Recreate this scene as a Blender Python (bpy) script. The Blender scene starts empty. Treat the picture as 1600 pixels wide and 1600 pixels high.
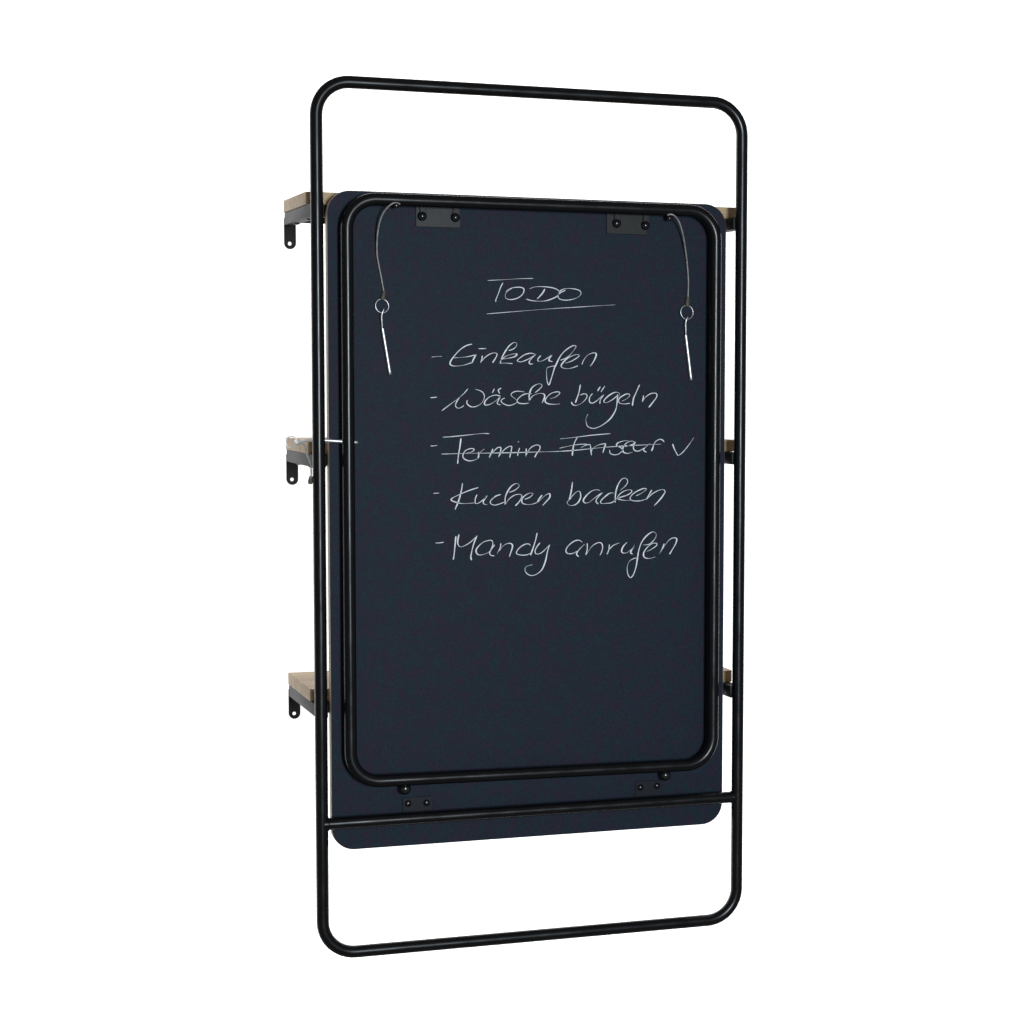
import bpy, bmesh, math, random
from mathutils import Vector, Matrix
random.seed(7)
CAM_LOC=(-0.83835,-2.94273,0.20472)
CAM_R=(0.930363,-0.366553,0.007964)
CAM_U=(0.023168,0.080455,0.996489)
CAM_F=(0.365907,0.926912,-0.083345)
LENS=77.5499
SHX=-0.236282
SHY=0.045303
D_H = 1.16810
D_bw = 0.28309
D_bt = 0.44359
D_bb = -0.44637
D_yb = 0.01669
D_iw = 0.26082
D_it = 0.43236
D_ib = -0.35269
D_yi = -0.00145
D_cb = -0.40563
D_Xs = 0.30653
D_y1 = 0.04236
D_y2 = 0.22223
D_zt = 0.44248
D_zm = 0.10930
D_zb = -0.22730
D_th = 0.01672
D_ah = 0.01697
D_Xa = 0.30564

sc = bpy.context.scene
C = sc.collection
# ---------------------------------------------------------------- camera
cd = bpy.data.cameras.new('camera'); cam = bpy.data.objects.new('camera', cd); C.objects.link(cam)
r_, u_, f_ = Vector(CAM_R), Vector(CAM_U), Vector(CAM_F)
cam.matrix_world = Matrix((( r_.x, u_.x, -f_.x, CAM_LOC[0]), (r_.y, u_.y, -f_.y, CAM_LOC[1]),
                           (r_.z, u_.z, -f_.z, CAM_LOC[2]), (0, 0, 0, 1)))
cd.sensor_width = 36; cd.lens = LENS; cd.shift_x = SHX; cd.shift_y = SHY
cd.clip_start = .05; cd.clip_end = 100
sc.camera = cam
sc.render.resolution_x = 1024; sc.render.resolution_y = 1024
# ---------------------------------------------------------------- world, lamps, exposure
w = bpy.data.worlds.new('World'); sc.world = w; w.use_nodes = True
bg = w.node_tree.nodes['Background']; bg.inputs[0].default_value = (1, .95, .90, 1); bg.inputs[1].default_value = .135
sc.view_settings.view_transform = 'Standard'; sc.view_settings.look = 'None'
sc.view_settings.exposure = 0; sc.view_settings.gamma = 1

def area(name, loc, aim, sx, sy, power, col):
    l = bpy.data.lights.new(name, 'AREA'); l.shape = 'RECTANGLE'; l.size = sx; l.size_y = sy
    l.energy = power; l.color = col
    o = bpy.data.objects.new(name, l); C.objects.link(o); o.location = loc
    d = (Vector(aim) - Vector(loc)).normalized()
    o.rotation_euler = d.to_track_quat('-Z', 'Y').to_euler()
    return o
area('window_softbox', (0, -4.6, .26), (0, 0, .26), .60, 1.0, 138, (.82, .92, 1))
area('added_backdrop_light', (.2, .55, 2.5), (.2, 2.05, 2.1), 6.6, .5, 285, (1, 1, 1))  # added out of view above, only to turn the backdrop white
area('added_backdrop_light', (.2, .55, -2.8), (.2, 2.05, -2.4), 6.6, .5, 285, (1, 1, 1))  # its added counterpart below, whitening the lower backdrop

# ---------------------------------------------------------------- materials
def mat(name, col, rough, metal=0, spec=.5):
    m = bpy.data.materials.new(name); m.use_nodes = True
    b = m.node_tree.nodes['Principled BSDF']
    b.inputs['Base Color'].default_value = (*col, 1); b.inputs['Roughness'].default_value = rough
    b.inputs['Metallic'].default_value = metal; b.inputs['Specular IOR Level'].default_value = spec
    return m, m.node_tree, b
def node(nt, t, **kw):
    n = nt.nodes.new(t)
    for k, v in kw.items():
        if k in n.inputs: n.inputs[k].default_value = v
        else: setattr(n, k, v)
    return n
def coords(nt, scale=(1, 1, 1), kind='Object'):
    tc = node(nt, 'ShaderNodeTexCoord'); mp = node(nt, 'ShaderNodeMapping')
    mp.inputs['Scale'].default_value = scale; nt.links.new(tc.outputs[kind], mp.inputs[0]); return mp
def noise(nt, vec, scale, detail=3, rough=.55):
    n = node(nt, 'ShaderNodeTexNoise'); n.inputs['Scale'].default_value = scale
    n.inputs['Detail'].default_value = detail; n.inputs['Roughness'].default_value = rough
    nt.links.new(vec.outputs[0], n.inputs['Vector']); return n
def ramp(nt, src, stops):
    r = node(nt, 'ShaderNodeValToRGB'); e = r.color_ramp.elements
    while len(e) < len(stops): e.new(.5)
    for k, (p, c) in enumerate(stops): e[k].position = p; e[k].color = (*c, 1)
    nt.links.new(src, r.inputs[0]); return r
def bump(nt, b, src, strength, dist, prev=None):
    n = node(nt, 'ShaderNodeBump'); n.inputs['Strength'].default_value = strength; n.inputs['Distance'].default_value = dist
    nt.links.new(src, n.inputs['Height'])
    if prev: nt.links.new(prev.outputs[0], n.inputs['Normal'])
    nt.links.new(n.outputs[0], b.inputs['Normal']); return n

# black lacquered steel: soft sheen, small dents and orange peel
M_TUBE, nt, b = mat('black_lacquer', (.003, .0034, .0045), .26, 0, .36)
v = coords(nt); n1 = noise(nt, v, 9, 2); n2 = noise(nt, v, 220, 2); n3 = noise(nt, v, 38, 4)
bp = bump(nt, b, n1.outputs[0], .35, .006); 
rr = ramp(nt, n3.outputs[0], [(.35, (.24,)*3), (.7, (.33,)*3)]); nt.links.new(rr.outputs[0], b.inputs['Roughness'])

# painted chalkboard face: matt, finely speckled slate blue-black
M_BOARD, nt, b = mat('slate_paint', (.02, .03, .045), .62, 0, .22)
v = coords(nt); na = noise(nt, v, 560, 3, .8); nb = noise(nt, v, 80, 4, .62); nc = noise(nt, v, 60, 4, .6); nc.inputs['Distortion'].default_value = .6
ra = ramp(nt, na.outputs[0], [(.30, (.3,)*3), (.70, (1.8,)*3)])
rb = ramp(nt, nb.outputs[0], [(.35, (.0028, .0165, .0262)), (.5, (.0062, .0120, .0252)), (.66, (.0152, .0085, .0256))])
mx = node(nt, 'ShaderNodeMix', data_type='RGBA', blend_type='MULTIPLY'); mx.inputs[0].default_value = 1
nt.links.new(rb.outputs[0], mx.inputs[6]); nt.links.new(ra.outputs[0], mx.inputs[7])
nt.links.new(mx.outputs[2], b.inputs['Base Color'])
bump(nt, b, na.outputs[0], .25, .0004)

def wood(name, cols, along):
    M, nt, b = mat(name, cols[1], .5, 0, .3)
    v = coords(nt, along); n = noise(nt, v, 14, 6, .62); n.inputs['Distortion'].default_value = .7
    n2 = noise(nt, v, 90, 3, .6)
    rc = ramp(nt, n.outputs[0], [(.3, cols[0]), (.55, cols[1]), (.8, cols[2])])
    r2 = ramp(nt, n2.outputs[0], [(.3, (.82,)*3), (.75, (1.12,)*3)])
    mx = node(nt, 'ShaderNodeMix', data_type='RGBA', blend_type='MULTIPLY'); mx.inputs[0].default_value = 1
    nt.links.new(rc.outputs[0], mx.inputs[6]); nt.links.new(r2.outputs[0], mx.inputs[7])
    nt.links.new(mx.outputs[2], b.inputs['Base Color']); bump(nt, b, n2.outputs[0], .2, .0005)
    return M
M_WOOD = wood('oak_veneer', [(.44, .29, .15), (.58, .42, .24), (.68, .53, .34)], (.6, 6, 6))
M_EDGE = wood('oak_edge_band', [(.30, .23, .15), (.38, .30, .21), (.44, .35, .26)], (6, 6, .6))
M_STEEL, nt, b = mat('bright_steel', (.80, .81, .82), .42, 1)
v = coords(nt); n1 = noise(nt, v, 300, 3); bump(nt, b, n1.outputs[0], .03, .0002)
M_ARM, nt, b = mat('dull_grey_lacquer', (.010, .010, .010), .55, 0, .28)
v = coords(nt); n1 = noise(nt, v, 120, 4); bump(nt, b, n1.outputs[0], .25, .0006)
M_PLATE, nt, b = mat('dark_hinge_steel', (.0070, .0066, .0058), .45, 0, .3)
v = coords(nt); n1 = noise(nt, v, 160, 4); bump(nt, b, n1.outputs[0], .2, .0005)
M_CATCH, nt, b = mat('slate_blue_plate', (.0085, .011, .017), .5, 0, .2)
v = coords(nt); n1 = noise(nt, v, 160, 4); bump(nt, b, n1.outputs[0], .2, .0005)
M_TAB, nt, b = mat('black_tab_paint', (.006, .006, .008), .5, 0, .35)
v = coords(nt); n1 = noise(nt, v, 150, 4); bump(nt, b, n1.outputs[0], .25, .0005)
M_SCREW, nt, b = mat('black_screw', (.008, .008, .01), .2, 0, .6)
v = coords(nt); n1 = noise(nt, v, 400, 2); bump(nt, b, n1.outputs[0], .1, .0002)
M_RUBBER, nt, b = mat('black_plastic', (.006, .006, .007), .24, 0, .9)
v = coords(nt); n1 = noise(nt, v, 300, 2); bump(nt, b, n1.outputs[0], .1, .0002)
M_CORD, nt, b = mat('clear_grey_cord', (.30, .29, .27), .35, 0, .5)
v = coords(nt); n1 = noise(nt, v, 200, 2)
rc = ramp(nt, n1.outputs[0], [(.35, (.22, .21, .19)), (.7, (.38, .37, .35))]); nt.links.new(rc.outputs[0], b.inputs['Base Color'])
M_CRIMP, nt, b = mat('olive_sleeve', (.10, .09, .065), .5, 0, .3)
v = coords(nt); n1 = noise(nt, v, 500, 2); bump(nt, b, n1.outputs[0], .4, .0004)
M_CHALK, nt, b = mat('white_chalk', (.9, .93, .95), .9, 0, .1)
v = coords(nt); n1 = noise(nt, v, 260, 4, .7)
rc = ramp(nt, n1.outputs[0], [(.33, (.50, .53, .56)), (.48, (.95, .97, .98))]); nt.links.new(rc.outputs[0], b.inputs['Base Color'])
M_PAPER, nt, b = mat('white_backdrop_paper', (.86, .86, .86), .95, 0, .1)
v = coords(nt); n1 = noise(nt, v, 60, 4); bump(nt, b, n1.outputs[0], .1, .0005)

# ---------------------------------------------------------------- mesh helpers
def finish(bm, name, m, parent=None, smooth=None):
    bmesh.ops.recalc_face_normals(bm, faces=bm.faces)
    me = bpy.data.meshes.new(name); bm.to_mesh(me); bm.free(); me.materials.append(m)
    if smooth is not None:
        me.polygons.foreach_set('use_smooth', [True]*len(me.polygons))
        me.set_sharp_from_angle(angle=math.radians(smooth))
    o = bpy.data.objects.new(name, me); C.objects.link(o)
    if parent: o.parent = parent
    return o
def add_box(bm, x0, x1, y0, y1, z0, z1, bev=0, seg=2):
    r = bmesh.ops.create_cube(bm, size=1)
    for v in r['verts']:
        v.co = Vector(((x0+x1)/2 + v.co.x*(x1-x0), (y0+y1)/2 + v.co.y*(y1-y0), (z0+z1)/2 + v.co.z*(z1-z0)))
    if bev:
        es = list({e for v in r['verts'] for e in v.link_edges})
        bmesh.ops.bevel(bm, geom=es, offset=bev, segments=seg, profile=.5, affect='EDGES')
def round_rect(x0, x1, z0, z1, r, n=8):
    out = []
    for cx, cz, a0 in ((x1-r, z1-r, 0), (x0+r, z1-r, 90), (x0+r, z0+r, 180), (x1-r, z0+r, 270)):
        for k in range(n+1):
            a = math.radians(a0 + 90*k/n); out.append((cx+r*math.cos(a), cz+r*math.sin(a)))
    return out
def subdiv_path(pts, step):
    out = []
    for i, p in enumerate(pts):
        q = pts[(i+1) % len(pts)]; p = Vector(p); q = Vector(q)
        m = max(1, int((q-p).length/step))
        out += [p+(q-p)*k/m for k in range(m)]
    return out
def add_tube(bm, pts, rad, seg=20, closed=False, caps=True):
    pts = [Vector(p) for p in pts]; n = len(pts)
    rads = rad if isinstance(rad, (list, tuple)) else [rad]*n
    rings = []; N = None
    for i in range(n):
        if closed: t = (pts[(i+1) % n]-pts[i-1]).normalized()
        else: t = (pts[min(i+1, n-1)]-pts[max(i-1, 0)]).normalized()
        if N is None:
            N = t.orthogonal().normalized()
            if closed: N = Vector((0, 1, 0)) if abs(t.y) < .9 else Vector((1, 0, 0))
        N = (N - t*N.dot(t)).normalized(); B = t.cross(N)
        rings.append([bm.verts.new(pts[i] + (N*math.cos(2*math.pi*k/seg)+B*math.sin(2*math.pi*k/seg))*rads[i]) for k in range(seg)])
    for i in range(n if closed else n-1):
        a, b_ = rings[i], rings[(i+1) % n]
        for k in range(seg): bm.faces.new((a[k], a[(k+1) % seg], b_[(k+1) % seg], b_[k]))
    if not closed and caps:
        bm.faces.new(rings[0][::-1]); bm.faces.new(rings[-1])
def add_dome(bm, x, y, z, r, h, seg=20, rim=.0006):
    """round head standing on the plane y, its crown pointing to -y"""
    prof = [(r, 0), (r, -rim)] + [(r*math.cos(a), -rim-(h-rim)*math.sin(a)) for a in [math.radians(q) for q in (20, 40, 60, 78)]]
    rings = [[bm.verts.new((x+pr*math.cos(2*math.pi*k/seg), y+py, z+pr*math.sin(2*math.pi*k/seg))) for k in range(seg)] for pr, py in prof]
    for a, b_ in zip(rings, rings[1:]):
        for k in range(seg): bm.faces.new((a[k], a[(k+1) % seg], b_[(k+1) % seg], b_[k]))
    bm.faces.new(rings[-1]); bm.faces.new(rings[0][::-1])
def catmull(pts, m=6):
    P = [Vector(p) for p in pts]; Q = [2*P[0]-P[1]]+P+[2*P[-1]-P[-2]]; o = []
    for i in range(1, len(Q)-2):
        a, b_, c, d = Q[i-1:i+3]
        for k in range(m):
            t = k/m; o.append(.5*((2*b_)+(c-a)*t+(2*a-5*b_+4*c-d)*t*t+(3*b_-a-3*c+d)*t**3))
    return o+[P[-1]]

# ---------------------------------------------------------------- backdrop
bm = bmesh.new(); add_box(bm, -4.0, 4.4, 2.0, 2.01, -1.9, 1.6)  # added white sheet, widened leftwards to throw light on the shelf ends
bd = finish(bm, 'backdrop', M_PAPER); bd['kind'] = 'structure'

# ---------------------------------------------------------------- the wall desk
desk = bpy.data.objects.new('wall_desk', None); C.objects.link(desk)
desk['label'] = 'black tubular steel wall desk folded shut, with chalked to-do list and wooden shelves behind'
desk['category'] = 'wall desk'
desk.empty_display_size = .1
TR = .0084
HW = .30; HH = D_H/2

bm = bmesh.new()
path = subdiv_path([(x, 0, z) for x, z in round_rect(-HW, HW, -HH, HH, .0445, 12)], .03)
add_tube(bm, path, TR, 28, closed=True)
frame = finish(bm, 'outer_frame', M_TUBE, desk, 50)

bm = bmesh.new()
zc = D_cb
add_tube(bm, [(-HW+.002+(2*HW-.004)*k/20, 0, zc) for k in range(21)], TR*.98, 28)
for s in (-1, 1):        # weld beads where the bar meets the frame
    add_tube(bm, [(s*(HW-TR+.0002), math.cos(a)*TR*.93, zc+math.sin(a)*TR*1.0) for a in [2*math.pi*k/24 for k in range(24)]], .0011, 8, closed=True)
finish(bm, 'crossbar', M_TUBE, desk, 50)

# board: beige-edged panel, its slate face set as a thin sheet on the front
YB = D_yb; BT = .013
def plate(bm, outline, y0, y1, bev=0):
    a = [bm.verts.new((x, y0, z)) for x, z in outline]; b_ = [bm.verts.new((x, y1, z)) for x, z in outline]
    n = len(a); bm.faces.new(a); bm.faces.new(b_[::-1])
    for k in range(n): bm.faces.new((a[k], b_[k], b_[(k+1) % n], a[(k+1) % n]))
bm = bmesh.new()
o0 = round_rect(-D_bw, D_bw, D_bb, D_bt, .031, 10); o1 = round_rect(-D_bw-.0005, D_bw+.0005, D_bb-.0003, D_bt+.0003, .0313, 10)
plate(bm, o0, YB, YB+.0009)
board = finish(bm, 'chalkboard', M_BOARD, desk)
bm = bmesh.new(); plate(bm, o1, YB+.0010, YB+BT)
finish(bm, 'wooden_edge', M_EDGE, board)

# handwriting: every stroke a low raised ribbon of chalk with changing pressure
WRITING = [
  ('title', [
    '-6496,32904,-6100,32933,-5702,32961,-5303,32989,-4906,33018,-4515,33047,-4132,33076,-3756,33107,-3385,33139,-3019,33172,-2659,33203,-2305,33232,-1959,33257,-1622,33276,-1296,33292,-976,33305,-659,33316,-342,33328,-21,33341',
    '-4336,32653,-4404,32525,-4471,32401,-4539,32275,-4607,32141,-4675,31992,-4732,31851,-4789,31697,-4847,31535,-4904,31372,-4960,31215,-5015,31070,-5084,30906,-5155,30747,-5224,30597,-5283,30461,-5327,30345,-5359,30156,-5355,30018',
    '-3931,31419,-3830,31534,-3730,31649,-3592,31754,-3452,31826,-3290,31894,-3109,31955,-2912,32004,-2765,32031,-2601,32055,-2430,32075,-2260,32088,-2100,32094,-1960,32090,-1776,32069,-1611,32031,-1478,31974,-1388,31893,-1342,31735,-1367,31538,-1443,31340,-1512,31225,-1602,31106,-1710,30988,-1831,30877,-1961,30778,-2080,30705,-2212,30636,-2351,30573,-2495,30518,-2639,30471,-2778,30434,-2948,30403,-3124,30385,-3297,30378,-3457,30385,-3593,30405,-3777,30470,-3915,30571,-4000,30698,-4025,30859,-3997,31046,-3931,31223,-3855,31343,-3753,31460,-3638,31568,-3524,31664,-3370,31763,-3209,31843,-3048,31922',
    '1624,31931,1551,31796,1479,31660,1405,31526,1321,31398,1226,31274,1122,31155,1015,31039,910,30928,772,30789,635,30657,498,30525',
    '-555,31910,-409,31970,-272,32034,-130,32095,31,32149,225,32190,420,32213,643,32229,882,32238,1127,32241,1368,32239,1596,32233,1816,32222,2038,32205,2256,32183,2465,32156,2659,32125,2834,32088,3020,32037,3186,31976,3330,31909,3452,31840,3551,31774,3692,31620,3703,31447,3651,31299,3547,31136,3386,30978,3279,30905,3153,30832,3013,30760,2864,30692,2711,30626,2559,30566,2408,30508,2253,30453,2095,30402,1932,30355,1766,30315,1596,30283,1419,30260,1235,30245,1047,30236,859,30232,675,30232,498,30236,326,30243,154,30256,-14,30273,-174,30292,-324,30314,-460,30335,-631,30371,-771,30411,-900,30454,-1034,30495',
    '4560,31795,4400,31730,4236,31669,4079,31601,3938,31518,3807,31412,3684,31290,3584,31164,3524,31047,3524,30833,3662,30654,3790,30584,3956,30526,4148,30482,4354,30456,4499,30449,4656,30451,4821,30460,4989,30476,5158,30499,5323,30528,5490,30563,5663,30606,5836,30655,6003,30711,6158,30772,6294,30838,6440,30929,6571,31033,6683,31142,6769,31251,6822,31353,6836,31515,6770,31670,6640,31799,6528,31861,6387,31913,6225,31956,6052,31992,5876,32022,5725,32042,5563,32059,5395,32070,5226,32076,5062,32075,4906,32067,4724,32047,4544,32017,4371,31977,4213,31930,4076,31877,3907,31769,3785,31640,3662,31512',
    '-6640,28361,-6162,28408,-5690,28454,-5218,28501,-4738,28549,-4245,28597,-3732,28647,-3193,28699,-2634,28752,-2061,28807,-1481,28862,-899,28916,-324,28970,247,29023,818,29077,1390,29130,1963,29182,2537,29233,3111,29282,3694,29329,4288,29375,4882,29419,5468,29462,6035,29503,6574,29544,7082,29584,7567,29624,8033,29662,8484,29699,8927,29734,9365,29769,9794,29801,10208,29832,10614,29861,11014,29890,11416,29919,11822,29948',
]),
  ('einkaufen', [
    '-14330,22386,-14194,22410,-14062,22434,-13921,22457,-13759,22476,-13633,22484,-13495,22491,-13350,22495,-13201,22499,-13051,22503,-12906,22508',
    '-8674,24229,-8833,24191,-8991,24159,-9150,24125,-9310,24080,-9474,24015,-9614,23948,-9757,23871,-9901,23785,-10046,23689,-10191,23583,-10335,23467,-10482,23336,-10633,23189,-10785,23033,-10932,22872,-11070,22713,-11196,22562,-11314,22412,-11428,22260,-11534,22109,-11626,21965,-11700,21833,-11749,21720,-11761,21478,-11628,21327,-11523,21273,-11388,21237,-11220,21217,-11017,21213,-10851,21218,-10658,21232,-10450,21253,-10238,21279,-10034,21309,-9851,21342,-9685,21383,-9525,21433,-9374,21487,-9233,21540,-9104,21588,-8989,21626,-8814,21670,-8686,21692,-8558,21714',
    '-11319,22321,-11157,22332,-10997,22342,-10837,22352,-10675,22363,-10509,22376,-10339,22391,-10161,22408,-9977,22426,-9790,22445,-9602,22467,-9415,22493,-9233,22522,-9055,22557,-8879,22597,-8705,22640,-8532,22685,-8359,22729,-8185,22773',
    '-8124,22833,-8201,22700,-8278,22569,-8356,22435,-8433,22290,-8495,22166,-8557,22034,-8619,21899,-8681,21762,-8743,21628',
    '-7776,23616,-7605,23617,-7433,23619,-7258,23622,-7075,23631,-6888,23642,-6701,23653',
    '-7260,22662,-7276,22503,-7293,22344,-7323,22181,-7376,22015,-7443,21845,-7509,21675',
    '-7509,21675,-7414,21802,-7323,21931,-7230,22059,-7128,22184,-7013,22305,-6903,22405,-6782,22506,-6653,22605,-6522,22698,-6393,22782,-6270,22853,-6088,22938,-5908,23002,-5737,23044,-5587,23065,-5410,23057,-5262,23010,-5178,22925,-5178,22798,-5242,22633,-5340,22442,-5401,22335,-5475,22217,-5557,22094,-5644,21966,-5731,21839,-5813,21715',
    '-3535,23400,-3375,23448,-3214,23493,-3056,23544,-2911,23612,-2771,23705,-2636,23815,-2519,23930,-2436,24040,-2366,24263,-2410,24439,-2513,24504,-2666,24531,-2847,24493,-2970,24431,-3107,24343,-3252,24233,-3397,24106,-3534,23967,-3645,23835,-3756,23685,-3866,23524,-3971,23360,-4069,23202,-4158,23056,-4252,22899,-4333,22752,-4406,22611,-4471,22472,-4533,22329,-4587,22184,-4634,22039,-4675,21894,-4715,21749,-4758,21604',
    '-4757,21942,-4639,22051,-4522,22165,-4405,22279,-4287,22388,-4164,22488,-4034,22575,-3897,22649,-3751,22712,-3602,22766,-3452,22812,-3304,22852,-3161,22886,-2981,22922,-2789,22952,-2608,22970,-2462,22973,-2374,22955,-2369,22860,-2483,22717,-2662,22589,-2774,22543,-2911,22500,-3064,22462,-3225,22426,-3385,22394,-3536,22363,-3707,22331,-3877,22305,-4046,22281,-4215,22259,-4384,22234',
    '-4658,21666,-4512,21668,-4369,21671,-4224,21674,-4073,21675,-3911,21672,-3766,21667,-3613,21659,-3455,21650,-3295,21640,-3134,21630,-2976,21621',
    '222,22958,71,22995,-77,23037,-232,23068,-407,23073,-539,23059,-681,23036,-830,23004,-983,22962,-1136,22910,-1285,22845,-1440,22761,-1605,22656,-1769,22540,-1924,22423,-2058,22317,-2162,22232,-2325,22080,-2313,21989,-2201,21925,-2014,21876,-1787,21873,-1660,21899,-1516,21941,-1363,21994,-1206,22056,-1053,22120,-909,22184,-747,22264,-587,22353,-433,22444,-288,22533,-156,22615,-12,22705,112,22788,228,22867,348,22947',
    '348,22947,217,22831,82,22713,-51,22596,-174,22481,-281,22372,-397,22239,-497,22111,-575,21991,-621,21884,-611,21700,-508,21583,-319,21581,-93,21623',
    '1040,22773,917,22640,784,22503,670,22373,599,22259,595,22068,725,21957,844,21952,1001,21975,1177,22021,1356,22085,1502,22152,1659,22238,1818,22332,1972,22428,2113,22517,2269,22618,2410,22717,2545,22814,2683,22912',
    '2683,22912,2571,22782,2460,22653,2366,22520,2275,22370,2201,22216,2202,22093,2324,22022,2523,21981,2721,21940',
    '3852,22145,4005,22195,4157,22239,4310,22286,4462,22344,4614,22421,4743,22501,4872,22592,5002,22693,5131,22801,5256,22917,5377,23038,5501,23174,5629,23329,5754,23490,5869,23647,5966,23787,6039,23898,6128,24080,6077,24155,5981,24195,5831,24208,5631,24161,5507,24108,5362,24035,5205,23947,5044,23849,4887,23745,4741,23640,4603,23530,4468,23414,4336,23291,4209,23164,4090,23033,3979,22901,3877,22762,3783,22615,3695,22465,3615,22316,3540,22174,3472,22044,3383,21869,3311,21708,3249,21563,3190,21434,3101,21288,3000,21067,2948,20912,2889,20720,2824,20504,2757,20278,2688,20055,2620,19848,2551,19635,2479,19401,2405,19171,2333,18966,2265,18810,2203,18725,2118,18749,2041,18903,1976,19125,1924,19356,1900,19518,1883,19706,1871,19906,1865,20106,1862,20292,1861,20450,1859,20640,1861,20797,1879,20926,1924,21034,2034,21134,2186,21194,2367,21244,2523,21282,2699,21313,2883,21342,3063,21372',
    '4551,21750,4710,21799,4867,21842,5025,21886,5183,21935,5343,21992,5506,22064,5685,22157,5881,22270,6079,22392,6264,22513,6418,22622,6526,22708,6594,22860,6462,22927,6325,22952,6131,22949,5887,22897,5740,22847,5571,22781,5390,22704,5206,22617,5029,22523,4869,22423,4720,22312,4572,22185,4432,22051,4304,21918,4194,21793,4107,21685,3994,21513,3952,21375,3980,21258,4088,21154,4267,21070,4489,21018,4613,21006,4752,21001,4902,21004,5059,21016,5219,21035,5380,21063,5542,21102,5710,21153,5882,21213,6055,21277,6228,21341,6400,21401',
    '6975,21589,7031,21741,7082,21892,7144,22045,7230,22202,7305,22316,7391,22436,7485,22558,7587,22677,7694,22786,7805,22880,7951,22977,8112,23062,8277,23132,8435,23186,8574,23219,8781,23233,8958,23196,9062,23102,9071,22980,9033,22817,8968,22638,8896,22463,8833,22327,8756,22184,8673,22041,8590,21907,8512,21786,8394,21624,8280,21490,8167,21355',
]),
  ('waesche', [
    '-14512,16902,-14347,16909,-14183,16916,-14025,16928,-13878,16945,-13738,16967,-13598,16989',
    '-12935,15137,-12774,15255,-12617,15370,-12460,15485,-12299,15603,-12132,15726,-11954,15857,-11759,15999,-11549,16151,-11332,16308,-11117,16465,-10911,16617,-10725,16759,-10557,16891,-10400,17016,-10253,17136,-10116,17252,-9986,17367,-9863,17482,-9750,17596,-9648,17708,-9555,17817,-9465,17926,-9376,18035,-9282,18145',
    '-10516,16940,-10599,16805,-10687,16668,-10773,16532,-10850,16401,-10911,16279,-10986,16092,-11030,15922,-11023,15775,-10946,15643,-10818,15533,-10668,15476,-10536,15484,-10384,15528,-10236,15588,-10114,15645,-9972,15750,-9868,15862',
    '-9373,16584,-9412,16443,-9451,16303,-9436,16163,-9367,16050,-9263,15932,-9138,15824,-9006,15743,-8871,15688,-8725,15651,-8565,15640,-8389,15660,-8255,15694,-8105,15742,-7949,15803,-7794,15876,-7649,15958,-7523,16047,-7413,16150,-7312,16268,-7220,16396,-7141,16527,-7076,16654,-7026,16772,-6982,16935,-6971,17092,-6987,17239,-7025,17374,-7102,17532,-7221,17669,-7395,17794,-7511,17850,-7647,17902,-7796,17950,-7953,17996,-8110,18042,-8259,18090',
    '-4691,17142,-4833,17177,-4972,17218,-5113,17256,-5258,17282,-5412,17284,-5551,17267,-5700,17237,-5853,17196,-6005,17145,-6150,17084,-6282,17015,-6407,16932,-6530,16833,-6647,16725,-6751,16614,-6838,16507,-6903,16410,-6972,16229,-6973,16063,-6904,15952,-6799,15917,-6649,15912,-6471,15938,-6284,15990,-6151,16044,-6006,16114,-5853,16197,-5699,16288,-5551,16382,-5414,16475,-5289,16569,-5171,16668,-5059,16770,-4950,16875,-4840,16979,-4728,17081',
    '-4728,17081,-4818,16924,-4911,16763,-4998,16610,-5065,16476,-5166,16268,-5165,16113,-5050,16040,-4871,15987,-4693,15933',
    '-5559,18188,-5641,18022,-5722,17861,-5797,17719,-5871,17583',
    '-4602,18253,-4761,18163,-4921,18072,-5013,17961,-4992,17815,-4903,17647,-4815,17479',
    '-4105,16902,-4245,16827,-4394,16754,-4523,16678,-4604,16598,-4624,16421,-4480,16236,-4384,16170,-4259,16098,-4114,16025,-3961,15960,-3809,15907,-3670,15875,-3513,15865,-3357,15878,-3204,15908,-3057,15950,-2920,15998,-2748,16072,-2579,16165,-2440,16266,-2356,16363,-2375,16537,-2544,16726,-2651,16817,-2793,16919,-2944,17022,-3078,17121,-3168,17208,-3224,17372,-3143,17510,-3023,17610,-2854,17707,-2668,17779,-2525,17810,-2372,17827,-2210,17832,-2041,17830,-1899,17820,-1750,17803,-1596,17781,-1442,17757,-1289,17736',
    '-284,17522,-454,17512,-628,17506,-802,17501,-973,17491,-1136,17470,-1289,17433,-1434,17378,-1575,17307,-1709,17226,-1833,17140,-1945,17053,-2042,16970,-2166,16846,-2266,16717,-2332,16593,-2356,16484,-2314,16361,-2203,16258,-2043,16182,-1919,16152,-1768,16134,-1603,16125,-1440,16122,-1290,16123,-1124,16135,-968,16157,-816,16185,-662,16210',
    '220,17646,350,17744,484,17841,617,17939,741,18037,851,18135,978,18263,1095,18394,1185,18518,1229,18623,1166,18782,977,18864,846,18867,685,18848,513,18805,347,18739,215,18671,79,18587,-54,18490,-177,18377,-283,18251,-357,18130,-422,17996,-478,17851,-525,17701,-565,17549,-598,17400,-620,17251,-631,17101,-634,16948,-634,16795,-633,16642,-636,16489',
    '-636,16489,-547,16628,-464,16771,-378,16912,-279,17044,-158,17159,-32,17242,112,17319,267,17388,426,17446,581,17493,724,17526,890,17548,1057,17552,1215,17539,1351,17511,1457,17469,1562,17369,1599,17228,1583,17043,1552,16930,1501,16800,1436,16659,1365,16513,1294,16367,1229,16227',
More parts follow.
